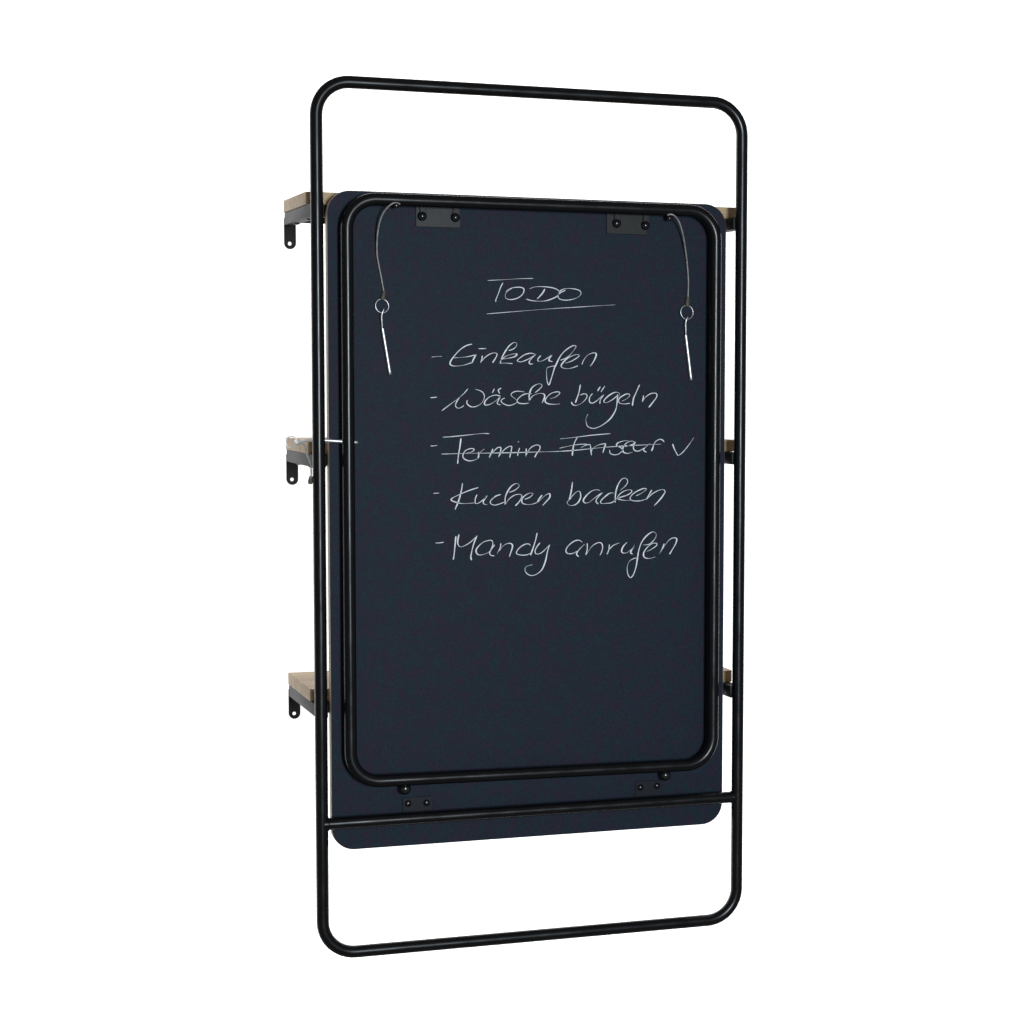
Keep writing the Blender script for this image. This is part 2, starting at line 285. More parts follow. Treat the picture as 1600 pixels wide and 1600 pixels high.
    '2368,16802,2520,16851,2677,16897,2834,16943,2986,16991,3128,17046,3255,17110,3400,17208,3539,17323,3660,17443,3748,17552,3788,17637,3674,17758,3382,17781,3260,17768,3117,17746,2960,17712,2798,17667,2640,17608,2494,17534,2352,17437,2204,17316,2059,17182,1927,17045,1816,16914,1735,16800,1655,16611,1660,16448,1735,16313,1843,16231,1996,16163,2177,16111,2368,16071,2505,16054,2657,16044,2816,16040,2974,16040,3123,16044,3256,16049,3470,16070,3649,16103,3828,16136',
    '6762,18775,6724,18587,6686,18394,6649,18201,6611,18013,6573,17836,6533,17673,6484,17502,6433,17350,6381,17210,6330,17075,6278,16938,6227,16799,6176,16664,6125,16530,6074,16398,6023,16264',
    '5449,16385,5525,16186,5640,16018,5778,15944,5950,15896,6152,15897,6290,15925,6443,15971,6604,16035,6766,16113,6919,16205,7047,16298,7182,16410,7315,16532,7438,16656,7543,16775,7623,16881,7708,17071,7722,17240,7686,17372,7538,17495,7301,17529,7159,17500,6997,17442,6827,17371,6661,17306',
    '8520,17559,8417,17439,8308,17320,8209,17198,8136,17067,8087,16913,8056,16745,8050,16584,8073,16453,8159,16324,8295,16236,8459,16209,8600,16240,8760,16309,8930,16406,9101,16518,9220,16606,9346,16713,9473,16827,9597,16942,9711,17047,9809,17134,9951,17254,10054,17336,10156,17418',
    '10156,17418,10055,17273,9947,17126,9843,16980,9751,16838,9681,16704,9631,16550,9612,16406,9605,16267,9592,16126',
    '9651,18522,9519,18318,9388,18115,9253,17906',
    '10321,18611,10130,18339,9939,18066,9743,17785',
    '12395,17181,12504,17376,12523,17551,12432,17626,12288,17697,12116,17747,11939,17758,11798,17735,11646,17689,11488,17623,11326,17541,11164,17447,11019,17352,10862,17237,10704,17113,10554,16987,10425,16869,10325,16767,10181,16525,10197,16361,10293,16302,10453,16283,10649,16313,10784,16361,10936,16430,11099,16515,11264,16610,11424,16709,11554,16797,11683,16892,11812,16994,11941,17098,12071,17202,12200,17303',
    '12200,17451,12191,17288,12184,17127,12177,16966,12168,16803,12155,16636,12138,16465,12118,16287,12100,16104,12078,15918,12048,15729,12006,15541,11946,15355,11867,15165,11770,14970,11660,14775,11543,14585,11422,14407,11302,14244,11183,14101,11063,13973,10939,13856,10809,13746,10673,13638,10527,13530,10369,13416,10198,13302,10019,13190,9839,13085,9663,12991,9496,12912,9336,12847,9181,12791,9029,12746,8880,12714,8735,12695,8594,12692,8422,12713,8248,12760,8083,12823,7937,12898,7822,12976,7710,13125,7662,13298,7629,13468,7589,13625,7564,13779,7564,13937,7598,14108,7657,14281,7717,14428,7799,14566,7883,14673',
    '12825,16504,12993,16582,13167,16658,13338,16735,13495,16816,13630,16901,13778,17027,13907,17166,13995,17297,14019,17397,13927,17488,13734,17537,13498,17518,13361,17470,13200,17396,13027,17304,12859,17205,12708,17107,12590,17021,12439,16870,12360,16726,12332,16589,12369,16383,12527,16219,12668,16171,12848,16141,13047,16126,13242,16122,13394,16130,13550,16148,13707,16173,13865,16200,14023,16223',
    '15448,18824,15360,18636,15270,18443,15181,18251,15093,18063,15009,17881,14930,17709,14855,17552,14782,17407,14713,17268,14649,17131,14591,16991,14542,16843,14503,16685,14473,16522,14451,16356,14431,16188,14412,16020,14389,15853',
    '16042,17343,16022,17175,16003,17008,15978,16847,15947,16698,15911,16556,15875,16414',
    '15875,16414,15970,16553,16059,16696,16151,16837,16253,16972,16370,17096,16484,17196,16610,17295,16744,17388,16882,17472,17020,17543,17154,17595,17324,17635,17505,17656,17680,17657,17832,17637,17942,17598,18034,17479,18042,17305,17984,17102,17925,16992,17842,16870,17742,16742,17634,16611,17524,16481,17422,16356,17326,16236,17228,16117,17130,15999,17031,15882,16933,15765,16835,15648',
]),
  ('termin', [
    '-14516,10335,-14362,10341,-14209,10348,-14053,10357,-13892,10370,-13728,10386,-13564,10402',
    '-12827,11527,-12595,11541,-12378,11552,-12161,11563,-11929,11576,-11665,11594,-11356,11619,-10977,11653,-10537,11697,-10065,11744,-9593,11793,-9151,11838,-8770,11876,-8453,11909,-8175,11938,-7927,11965,-7703,11987,-7491,12005,-7285,12017,-7091,12023,-6918,12021,-6758,12015,-6605,12006,-6452,11997,-6292,11991',
    '-10275,11375,-10302,11175,-10328,10974,-10354,10773,-10381,10573,-10409,10372,-10439,10172,-10473,9970,-10511,9766,-10550,9563,-10588,9361,-10623,9162,-10652,8969,-10676,8781,-10694,8599,-10710,8419,-10724,8242,-10739,8064,-10754,7885',
    '-13019,9223,-12440,9237,-11862,9251,-11284,9264,-10702,9278,-10114,9290,-9518,9299,-8911,9307,-8296,9311,-7675,9315,-7050,9318,-6424,9321,-5800,9327,-5170,9333,-4531,9341,-3890,9349,-3257,9358,-2641,9368,-2049,9378,-1479,9390,-921,9404,-380,9419,141,9434,636,9447,1102,9458,1527,9466,1909,9470,2265,9473,2613,9476,2970,9483,3352,9495,3759,9512,4179,9532,4608,9556,5041,9582,5474,9610,5904,9641,6336,9675,6777,9714,7218,9755,7652,9796,8072,9836,8471,9874,8838,9908,9177,9941,9502,9973,9827,10003,10167,10033,10536,10061,10934,10088,11351,10114,11783,10139,12226,10163,12676,10186,13131,10210,13596,10234,14075,10257,14561,10281,15049,10304,15532,10325,16004,10346,16464,10365,16915,10382,17362,10398,17806,10414,18251,10430,18699,10446',
    '-9666,9300,-9512,9332,-9350,9362,-9189,9392,-9035,9424,-8895,9459,-8776,9500,-8582,9610,-8445,9735,-8405,9836,-8496,9908,-8684,9956,-8899,9960,-9037,9935,-9195,9894,-9358,9838,-9511,9768,-9640,9686,-9746,9585,-9839,9464,-9916,9333,-9975,9203,-10012,9085,-10030,8910,-9994,8748,-9890,8602,-9784,8519,-9645,8437,-9485,8363,-9316,8305,-9151,8272,-9009,8266,-8855,8277,-8699,8302,-8546,8335,-8406,8373,-8285,8410,-8108,8498,-7979,8604,-7851,8710',
    '-7811,9495,-7799,9355,-7786,9216,-7788,9072,-7812,8922,-7850,8767,-7888,8613',
    '-7813,8975,-7734,9109,-7655,9248,-7577,9385,-7497,9509,-7415,9614,-7272,9733,-7126,9811,-6980,9890',
    '-5799,9908,-5854,9757,-5907,9607,-5963,9456,-6024,9304,-6094,9148,-6170,8991,-6247,8833,-6324,8676',
    '-6324,8676,-6238,8802,-6153,8930,-6068,9059,-5982,9185,-5893,9307,-5800,9423,-5700,9538,-5594,9654,-5484,9766,-5376,9869,-5272,9957,-5176,10026,-4995,10110,-4831,10135,-4715,10109,-4648,9982,-4678,9720,-4710,9590,-4757,9434,-4813,9262,-4874,9081,-4935,8900,-4992,8728',
    '-4992,8728,-4900,8865,-4811,9005,-4722,9145,-4630,9283,-4533,9414,-4429,9537,-4312,9655,-4184,9772,-4051,9883,-3918,9984,-3792,10071,-3678,10140,-3465,10232,-3278,10268,-3152,10235,-3111,10126,-3132,9949,-3178,9713,-3207,9568,-3245,9400,-3289,9218,-3337,9029,-3385,8839,-3430,8657',
    '-1986,10011,-2046,9856,-2109,9699,-2167,9547,-2213,9403,-2246,9232,-2261,9075,-2276,8917',
    '-2136,10935,-2161,10887,-2186,10839,-2211,10790',
    '-1043,9945,-1051,9583,-1060,9222,-1069,8849',
    '-1069,8849,-1017,8984,-969,9119,-919,9254,-861,9388,-791,9517,-709,9648,-618,9780,-518,9907,-408,10024,-287,10124,-147,10210,13,10285,178,10346,335,10390,470,10413,660,10402,814,10339,913,10241,941,10101,913,9927,850,9753,775,9633,676,9515,568,9394,470,9266,387,9130,308,8986,232,8840,154,8695',
    '3796,11244,4141,11276,4480,11307,4820,11338,5165,11371,5524,11406,5902,11445,6301,11491,6717,11541,7146,11594,7584,11648,8026,11699,8467,11745,8911,11786,9360,11823,9813,11858,10268,11891,10724,11925,11178,11960',
    '6311,11420,6223,11279,6133,11142,6046,10998,5966,10832,5917,10707,5870,10574,5825,10433,5784,10286,5745,10132,5711,9973,5683,9806,5660,9630,5640,9447,5622,9262,5604,9076,5585,8893',
    '3733,9946,3943,9992,4148,10039,4354,10086,4564,10133,4781,10178,5008,10222,5253,10266,5514,10312,5783,10357,6050,10398,6306,10433,6543,10461,6758,10478,6956,10487,7144,10490,7327,10490,7510,10490,7698,10493',
    '6826,9992,6977,10070,7129,10152,7281,10231,7429,10302,7570,10358,7733,10401,7886,10423,8035,10436,8187,10454',
    '8213,10429,8269,9941,8325,9453,8383,8950',
    '8382,9468,8439,9612,8496,9756,8600,9898,8701,9984,8826,10072,8965,10157,9108,10235,9243,10301,9407,10366,9572,10415,9734,10453,9888,10484,10103,10530,10306,10562,10431,10531,10434,10408,10359,10223,10277,10013,10238,9879,10195,9733,10150,9580,10104,9425,10059,9273',
    '13910,10950,13756,10950,13604,10955,13451,10957,13293,10951,13129,10928,12976,10894,12806,10848,12633,10794,12470,10737,12327,10678,12220,10622,12058,10458,12091,10289,12209,10203,12396,10116,12592,10029,12742,9939,12917,9762,12938,9567,12872,9470,12764,9359,12630,9249,12488,9150,12354,9075,12195,9016,12030,8982,11864,8971,11705,8980,11542,9008,11376,9057,11229,9124,11121,9206,11060,9344,11058,9510,11055,9676',
    '13366,10122,13553,10173,13751,10224,13949,10274,14136,10325,14301,10376,14434,10427,14670,10591,14720,10736,14578,10854,14302,10899,14165,10877,14003,10837,13832,10780,13666,10706,13521,10617,13391,10505,13266,10368,13155,10220,13064,10072,13002,9938,12962,9730,12986,9536,13069,9380,13174,9294,13316,9228,13481,9185,13656,9166,13803,9176,13963,9206,14130,9249,14299,9295,14464,9335',
    '14890,10773,14798,10623,14699,10473,14615,10325,14566,10179,14557,9974,14599,9773,14698,9620,14819,9543,14977,9490,15159,9470,15353,9492,15492,9537,15646,9608,15806,9695,15968,9792,16124,9891,16268,9984,16399,10073,16522,10165,16640,10258,16755,10353,16870,10447,16988,10541',
    '16988,10541,16862,10439,16728,10335,16595,10230,16469,10128,16358,10033,16268,9947,16098,9740,16073,9575,16171,9483,16339,9403,16507,9324',
    '17605,10513,17568,10360,17530,10205,17492,10054,17450,9916,17388,9760,17322,9621,17255,9482',
    '17450,10004,17524,10167,17594,10338,17666,10505,17746,10658,17841,10786,17991,10915,18165,11017,18341,11090,18498,11132,18676,11127,18833,11068,18960,10994,19076,10865,19160,10719',
    '20417,10464,20468,10328,20518,10192,20568,10056,20623,9918,20685,9776,20760,9620,20845,9453,20933,9287,21016,9139,21087,9024,21178,8847,21314,8835,21409,8878,21524,8945,21654,9032,21794,9138,21938,9259,22081,9393,22230,9551,22390,9736,22555,9936,22717,10141,22870,10338,23007,10516,23125,10673,23229,10819,23325,10958,23415,11093,23506,11227,23601,11366',
]),
  ('kuchen', [
    '-14141,3873,-13879,3882,-13616,3891,-13346,3900',
    '-10085,5201,-10107,5047,-10124,4903,-10143,4754,-10170,4585,-10211,4380,-10257,4174,-10311,3940,-10371,3689,-10438,3431,-10510,3176,-10586,2935,-10668,2708,-10758,2485,-10854,2266,-10951,2049,-11049,1832,-11145,1613',
    '-7861,4595,-8055,4539,-8247,4485,-8438,4432,-8632,4375,-8832,4314,-9038,4246,-9257,4168,-9488,4083,-9723,3993,-9957,3901,-10184,3808,-10398,3718,-10609,3627,-10822,3533,-11029,3439,-11219,3348,-11382,3264,-11508,3189,-11707,3028,-11657,2889,-11570,2831,-11442,2768,-11285,2703,-11113,2641,-10937,2585,-10772,2539,-10618,2503,-10464,2474,-10308,2451,-10146,2435,-9973,2423,-9785,2416,-9580,2416,-9360,2424,-9129,2437,-8892,2453,-8656,2469,-8424,2482',
    '-8049,3628,-8118,3478,-8192,3327,-8257,3176,-8299,3025,-8320,2859,-8325,2681,-8309,2524,-8263,2419,-8152,2370,-7994,2395,-7804,2473,-7693,2535,-7565,2619,-7430,2716,-7294,2818,-7167,2919,-7058,3009,-6927,3128,-6820,3242,-6723,3352,-6621,3464',
    '-6621,3464,-6714,3345,-6811,3220,-6906,3098,-6991,2985,-7058,2888,-7157,2720,-7183,2586,-7144,2418,-7034,2280,-6907,2240,-6747,2227,-6587,2213',
    '-4688,3610,-4839,3564,-4991,3523,-5143,3480,-5292,3426,-5438,3352,-5564,3270,-5697,3170,-5828,3061,-5949,2950,-6051,2845,-6125,2753,-6203,2536,-6126,2365,-6029,2287,-5892,2216,-5732,2163,-5565,2138,-5426,2145,-5276,2174,-5120,2215,-4964,2263,-4815,2310,-4674,2356,-4535,2407,-4399,2460,-4263,2515,-4127,2568',
    '-3498,3875,-3331,3931,-3160,3984,-2991,4039,-2830,4099,-2683,4170,-2544,4257,-2411,4357,-2290,4461,-2190,4562,-2117,4652,-2054,4840,-2116,4981,-2221,5051,-2375,5096,-2556,5083,-2680,5040,-2820,4974,-2967,4888,-3113,4784,-3247,4664,-3352,4547,-3456,4410,-3557,4261,-3651,4107,-3737,3957,-3812,3818,-3886,3668,-3947,3528,-3996,3390,-4034,3246,-4063,3091,-4078,2949,-4082,2800,-4080,2646,-4073,2489,-4067,2332,-4065,2177',
    '-4065,2177,-3973,2311,-3886,2448,-3798,2585,-3707,2718,-3608,2845,-3500,2961,-3377,3071,-3244,3176,-3103,3275,-2960,3364,-2819,3439,-2683,3500,-2520,3550,-2353,3580,-2192,3592,-2047,3590,-1929,3576,-1732,3490,-1677,3304,-1710,3185,-1774,3038,-1861,2878,-1958,2719,-2056,2576,-2157,2451,-2269,2334,-2387,2222,-2506,2111,-2622,1998',
    '-1300,2871,-1144,2928,-983,2981,-825,3037,-676,3097,-543,3167,-386,3278,-240,3407,-128,3530,-75,3626,-177,3731,-416,3752,-554,3732,-714,3692,-883,3628,-1047,3540,-1160,3461,-1283,3366,-1406,3260,-1519,3149,-1613,3039,-1678,2937,-1727,2737,-1699,2543,-1615,2387,-1513,2304,-1375,2243,-1215,2201,-1048,2171,-909,2156,-759,2150,-603,2154,-445,2165,-291,2184,-139,2214,13,2254,165,2301,317,2349,468,2394',
    '1229,3450,1115,3314,999,3177,887,3041,785,2904,697,2768,619,2631,545,2494,468,2357',
    '468,2357,597,2470,726,2585,856,2700,985,2813,1109,2921,1229,3021,1367,3135,1501,3245,1629,3345,1750,3433,1863,3503,2041,3592,2198,3640,2308,3620,2366,3504,2377,3320,2333,3129,2273,3024,2186,2918,2082,2809,1972,2697,1863,2583,1756,2466,1642,2345,1525,2223,1408,2100,1292,1978',
    '5627,5241,5608,5083,5589,4925,5570,4766,5549,4606,5526,4442,5505,4304,5484,4165,5461,4024,5436,3880,5407,3733,5373,3582,5332,3426,5286,3264,5235,3099,5183,2932,5130,2766,5080,2601',
    '5080,2601,5175,2725,5269,2851,5363,2978,5459,3102,5555,3221,5655,3332,5783,3463,5918,3593,6053,3712,6181,3810,6296,3879,6535,3940,6706,3837,6755,3730,6794,3581,6819,3410,6826,3234,6810,3071,6769,2916,6704,2758,6622,2603,6527,2460,6426,2336,6314,2230,6188,2136,6054,2057,5917,1995,5785,1950,5617,1921,5445,1920,5282,1942,5144,1984,4992,2086,4876,2226,4824,2358,4916,2515,5080,2662',
    '9645,3999,9486,4032,9329,4071,9169,4098,8998,4094,8852,4066,8698,4023,8540,3964,8381,3888,8225,3794,8090,3694,7948,3573,7807,3440,7672,3304,7552,3175,7453,3063,7311,2875,7225,2713,7197,2572,7269,2378,7455,2260,7582,2245,7736,2256,7910,2297,8099,2374,8232,2453,8374,2555,8524,2672,8679,2797,8838,2923,9001,3042,9168,3156,9342,3271,9520,3387,9700,3503,9881,3619,10059,3734',
    '10059,3734,9919,3594,9770,3449,9621,3304,9481,3164,9357,3033,9259,2915,9130,2722,9068,2564,9066,2423,9143,2295,9279,2183,9416,2071',
    '11720,3603,11561,3607,11403,3620,11242,3617,11071,3573,10946,3512,10813,3429,10676,3332,10540,3227,10412,3123,10294,3025,10161,2912,10030,2794,9912,2678,9816,2570,9752,2475,9719,2286,9843,2164,9976,2138,10156,2134,10358,2143,10556,2154,10710,2162,10871,2171,11033,2185,11190,2208,11334,2243,11494,2308,11638,2391,11777,2482,11918,2570',
    '12630,3964,12765,4071,12907,4179,13048,4287,13184,4394,13306,4499,13410,4601,13535,4748,13633,4891,13701,5028,13734,5156,13719,5326,13646,5481,13537,5593,13387,5658,13201,5679,13015,5636,12909,5572,12801,5482,12694,5370,12592,5244,12496,5107,12422,4984,12350,4849,12282,4704,12218,4553,12160,4398,12108,4243,12063,4086,12024,3923,11989,3757,11960,3589,11936,3421,11916,3253,11902,3085,11896,2915,11894,2745,11894,2575,11895,2405,11893,2235',
    '12009,2631,12088,2756,12162,2885,12237,3014,12316,3140,12403,3259,12501,3369,12613,3472,12735,3571,12865,3663,13001,3747,13141,3820,13282,3882,13435,3931,13605,3972,13779,4002,13944,4020,14087,4027,14195,4020,14359,3905,14327,3720,14257,3642,14154,3556,14021,3466,13860,3377,13675,3292,13496,3226,13289,3162,13064,3099,12831,3037,12597,2974,12373,2911',
    '12217,2777,12372,2737,12526,2694,12679,2651,12835,2611,12993,2577,13156,2553,13324,2540,13496,2536,13671,2538,13848,2544,14025,2549,14201,2551',
    '14984,3151,15143,3223,15304,3292,15464,3363,15620,3437,15769,3515,15918,3604,16069,3702,16210,3801,16333,3893,16424,3969,16534,4098,16489,4167,16362,4193,16162,4194,15898,4137,15728,4076,15527,3995,15308,3900,15090,3797,14889,3691,14720,3590,14555,3468,14412,3338,14293,3207,14200,3084,14134,2975,14089,2761,14200,2601,14317,2539,14475,2489,14659,2453,14855,2430,14995,2424,15147,2424,15306,2430,15467,2441,15625,2458,15773,2480,15939,2516,16097,2562,16252,2614,16405,2668,16560,2719',
    '17318,3958,17254,3849,17190,3739,17083,3561,17001,3428,16903,3269,16794,3092,16679,2907,16565,2722,16456,2546',
    '16456,2546,16604,2687,16752,2833,16900,2979,17048,3121,17197,3253,17347,3371,17501,3476,17658,3571,17816,3658,17972,3735,18124,3802,18268,3859,18436,3917,18602,3961,18759,3991,18901,4005,19020,4001,19245,3913,19326,3722,19296,3612,19231,3480,19142,3335,19039,3185,18932,3038,18837,2916,18730,2789,18616,2661,18499,2533,18384,2411,18275,2296,18153,2170,18034,2052,17917,1940,17801,1830,17684,1716',
]),
  ('mandy', [
    '-13925,-2930,-13753,-2929,-13579,-2929,-13409,-2927,-13251,-2920,-13064,-2900,-12893,-2873,-12722,-2846',
    '-11034,-2057,-11055,-2269,-11076,-2482,-11098,-2696,-11119,-2908,-11140,-3119,-11161,-3327,-11183,-3537,-11204,-3751,-11225,-3964,-11246,-4169,-11268,-4362,-11289,-4536,-11314,-4715,-11339,-4869,-11364,-5008,-11389,-5143,-11415,-5285',
    '-10601,-1823,-10637,-1983,-10676,-2145,-10713,-2307,-10744,-2462,-10764,-2608,-10777,-2778,-10780,-2939,-10766,-3086,-10729,-3214,-10647,-3369,-10528,-3494,-10360,-3550,-10226,-3536,-10066,-3490,-9894,-3423,-9719,-3344,-9555,-3263,-9425,-3193,-9293,-3113,-9164,-3028,-9038,-2940,-8919,-2852,-8810,-2769,-8662,-2643,-8529,-2516,-8412,-2396,-8313,-2292,-8184,-2148,-8089,-2029',
    '-8089,-2029,-8170,-2238,-8255,-2449,-8340,-2661,-8422,-2869,-8497,-3070,-8564,-3260,-8620,-3439,-8668,-3611,-8711,-3775,-8748,-3932,-8782,-4083,-8814,-4227,-8851,-4392,-8885,-4548,-8912,-4695,-8932,-4830,-8940,-4954,-8924,-5125,-8883,-5266,-8842,-5406',
    '-5824,-3012,-5894,-2858,-6011,-2740,-6164,-2713,-6358,-2718,-6573,-2753,-6710,-2787,-6858,-2829,-7012,-2883,-7168,-2953,-7320,-3042,-7452,-3139,-7593,-3255,-7733,-3384,-7865,-3516,-7980,-3643,-8068,-3757,-8175,-3956,-8212,-4137,-8194,-4302,-8121,-4462,-7992,-4607,-7822,-4700,-7697,-4720,-7550,-4719,-7392,-4701,-7231,-4670,-7075,-4631,-6921,-4586,-6761,-4533,-6604,-4467,-6456,-4384,-6326,-4282,-6231,-4173,-6143,-4042,-6064,-3899,-5995,-3754,-5936,-3617,-5888,-3499,-5839,-3315,-5832,-3163,-5824,-3012',
    '-5575,-3347,-5662,-3466,-5753,-3589,-5844,-3712,-5931,-3832,-6009,-3943,-6076,-4044,-6183,-4208,-6259,-4342,-6289,-4466,-6241,-4654,-6103,-4800,-5959,-4846,-5781,-4865,-5603,-4884',
    '-4699,-3158,-4706,-3325,-4714,-3492,-4763,-3706,-4814,-3843,-4881,-3997,-4959,-4163,-5042,-4335,-5125,-4507,-5203,-4673',
    '-5203,-4673,-5131,-4554,-5064,-4435,-4995,-4316,-4917,-4195,-4826,-4071,-4737,-3960,-4638,-3840,-4532,-3718,-4421,-3602,-4309,-3498,-4198,-3412,-4060,-3332,-3915,-3269,-3769,-3223,-3631,-3194,-3508,-3182,-3326,-3204,-3173,-3273,-3068,-3375,-3026,-3507,-3034,-3673,-3069,-3864,-3105,-3999,-3157,-4152,-3215,-4310,-3273,-4461,-3321,-4593,-3379,-4767,-3426,-4911,-3473,-5055',
    '-483,-3613,-518,-3474,-609,-3365,-759,-3328,-958,-3317,-1178,-3353,-1322,-3406,-1480,-3479,-1642,-3567,-1797,-3665,-1936,-3766,-2062,-3879,-2183,-4006,-2291,-4137,-2380,-4261,-2440,-4368,-2484,-4568,-2378,-4713,-2250,-4771,-2074,-4818,-1877,-4854,-1684,-4875,-1534,-4883,-1377,-4883,-1219,-4874,-1067,-4857,-926,-4831,-771,-4782,-630,-4716,-495,-4643,-357,-4574',
    '505,-1828,468,-1995,433,-2163,397,-2331,360,-2498,320,-2665,277,-2831,230,-2993,181,-3153,130,-3311,76,-3472,19,-3636,-40,-3807,-102,-3985,-169,-4170,-237,-4358,-307,-4549,-377,-4740,-446,-4928',
    '911,-3212,796,-3348,677,-3484,565,-3620,467,-3756,381,-3896,304,-4037,245,-4175,213,-4304,208,-4474,246,-4632,340,-4737,463,-4769,625,-4770,804,-4743,974,-4690,1100,-4626,1225,-4541,1351,-4441,1479,-4330,1610,-4211,1723,-4105,1838,-3988,1956,-3865,2074,-3738,2192,-3611,2310,-3487',
    '2310,-3487,2256,-3648,2201,-3805,2147,-3961,2093,-4122,2041,-4289,1992,-4466,1948,-4656,1911,-4857,1876,-5064,1838,-5275,1794,-5486,1737,-5692,1670,-5903,1596,-6120,1515,-6338,1426,-6548,1331,-6742,1228,-6912,1116,-7060,993,-7191,863,-7306,729,-7407,596,-7495,466,-7571,312,-7646,155,-7702,0,-7739,-151,-7759,-295,-7760,-470,-7732,-639,-7674,-795,-7592,-928,-7498,-1041,-7384,-1137,-7250,-1208,-7108,-1244,-6973,-1244,-6800,-1187,-6630,-1054,-6487,-946,-6431,-810,-6386,-654,-6347,-489,-6312,-324,-6277,-168,-6238',
    '7077,-3278,6954,-3186,6836,-3087,6709,-3003,6562,-2958,6424,-2953,6272,-2970,6111,-3005,5949,-3058,5791,-3128,5658,-3203,5519,-3296,5380,-3401,5247,-3512,5126,-3624,5022,-3730,4893,-3886,4788,-4045,4713,-4199,4677,-4340,4687,-4514,4760,-4669,4895,-4778,5011,-4816,5157,-4838,5321,-4843,5493,-4830,5665,-4795,5807,-4748,5956,-4685,6108,-4609,6261,-4521,6414,-4424,6564,-4319,6711,-4204,6857,-4074,7003,-3935,7148,-3791,7293,-3647,7438,-3508',
    '7438,-3508,7310,-3626,7176,-3748,7043,-3870,6914,-3988,6796,-4099,6692,-4198,6525,-4362,6398,-4496,6307,-4623,6231,-4818,6243,-4994,6380,-5139,6565,-5273',
    '7786,-3416,7790,-3576,7796,-3736,7801,-3896,7800,-4057,7788,-4222,7767,-4363,7738,-4506,7704,-4651,7667,-4796,7630,-4941,7596,-5086',
    '7596,-5086,7724,-4897,7853,-4699,7982,-4502,8111,-4312,8240,-4138,8368,-3987,8499,-3858,8631,-3746,8764,-3650,8894,-3568,9022,-3500,9143,-3444,9323,-3384,9499,-3355,9659,-3357,9791,-3396,9921,-3513,10008,-3692,10051,-3898,10053,-4035,10034,-4190,10003,-4351,9964,-4505,9923,-4641,9847,-4824,9756,-4979,9665,-5133',
    '11051,-3646,11036,-3802,11023,-3961,11010,-4119,10990,-4271,10962,-4415,10909,-4580,10843,-4733,10772,-4882,10703,-5032',
    '10936,-4440,11045,-4331,11151,-4219,11257,-4106,11366,-3997,11483,-3896,11611,-3807,11752,-3732,11904,-3668,12063,-3612,12226,-3560,12389,-3508,12548,-3452',
    '13632,-3412,13524,-3522,13411,-3630,13301,-3738,13199,-3849,13111,-3963,13017,-4120,12937,-4287,12878,-4447,12852,-4581,12893,-4781,13049,-4898,13177,-4925,13339,-4932,13519,-4910,13702,-4850,13828,-4782,13963,-4691,14101,-4585,14238,-4470,14368,-4353,14486,-4242,14611,-4113,14723,-3981,14827,-3847,14929,-3712,15035,-3579',
    '15035,-3579,14928,-3715,14820,-3853,14715,-3988,14617,-4120,14523,-4251,14434,-4381,14354,-4504,14291,-4613,14206,-4789,14200,-4924,14333,-5017,14516,-5093',
    '16061,-3838,16216,-3827,16373,-3824,16530,-3820,16685,-3809,16836,-3782,16982,-3732,17127,-3652,17275,-3548,17418,-3428,17552,-3300,17672,-3174,17771,-3059,17886,-2894,17968,-2731,18017,-2576,18032,-2437,17993,-2269,17894,-2125,17766,-2031,17620,-1991,17444,-2000,17239,-2071,17121,-2134,16990,-2215,16853,-2312,16713,-2421,16577,-2537,16451,-2657,16331,-2781,16213,-2914,16099,-3055,15990,-3203,15889,-3358,15796,-3520,15714,-3691,15640,-3873,15573,-4062,15512,-4255,15457,-4448,15406,-4638,15363,-4824,15328,-5011,15298,-5198,15271,-5386,15243,-5573,15214,-5760,15184,-5947,15157,-6134,15129,-6321,15100,-6508,15064,-6695,15021,-6882,14968,-7077,14908,-7281,14842,-7485,14773,-7679,14702,-7854,14631,-8000,14520,-8178,14402,-8319,14285,-8406,14173,-8426,14062,-8363,13951,-8229,13852,-8049,13778,-7853,13743,-7707,13716,-7540,13699,-7362,13691,-7181,13694,-7007,13709,-6850,13745,-6679,13798,-6516,13866,-6365,13946,-6227,14034,-6108,14164,-5985,14314,-5887,14472,-5810,14623,-5746,14809,-5690,14991,-5662,15174,-5634',
    '16591,-4789,16750,-4720,16910,-4653,17070,-4585,17227,-4512,17381,-4430,17543,-4334,17713,-4226,17876,-4115,18012,-4009,18105,-3919,18158,-3738,18038,-3629,17917,-3604,17753,-3597,17566,-3618,17378,-3678,17250,-3745,17112,-3835,16971,-3939,16832,-4054,16703,-4172,16589,-4288,16467,-4430,16354,-4583,16256,-4739,16180,-4890,16131,-5029,16115,-5246,16165,-5443,16265,-5596,16380,-5674,16529,-5725,16695,-5756,16859,-5773,17025,-5772,17201,-5750,17371,-5719,17518,-5688,17733,-5621,17914,-5546',
    '19229,-3716,19168,-3867,19108,-4016,19044,-4170,18967,-4339,18906,-4463,18839,-4594,18767,-4731,18693,-4870,18619,-5010,18547,-5146',
    '18547,-5146,18660,-4969,18771,-4791,18883,-4612,18995,-4435,19111,-4261,19231,-4093,19358,-3924,19492,-3750,19628,-3581,19764,-3422,19897,-3281,20023,-3167,20203,-3044,20377,-2967,20539,-2924,20686,-2903,20950,-2923,21112,-3063,21123,-3194,21094,-3363,21035,-3554,20956,-3752,20888,-3889,20803,-4038,20707,-4191,20608,-4344,20513,-4489,20429,-4622,20341,-4762,20261,-4888,20185,-5006,20110,-5123,20033,-5243',
]),
]

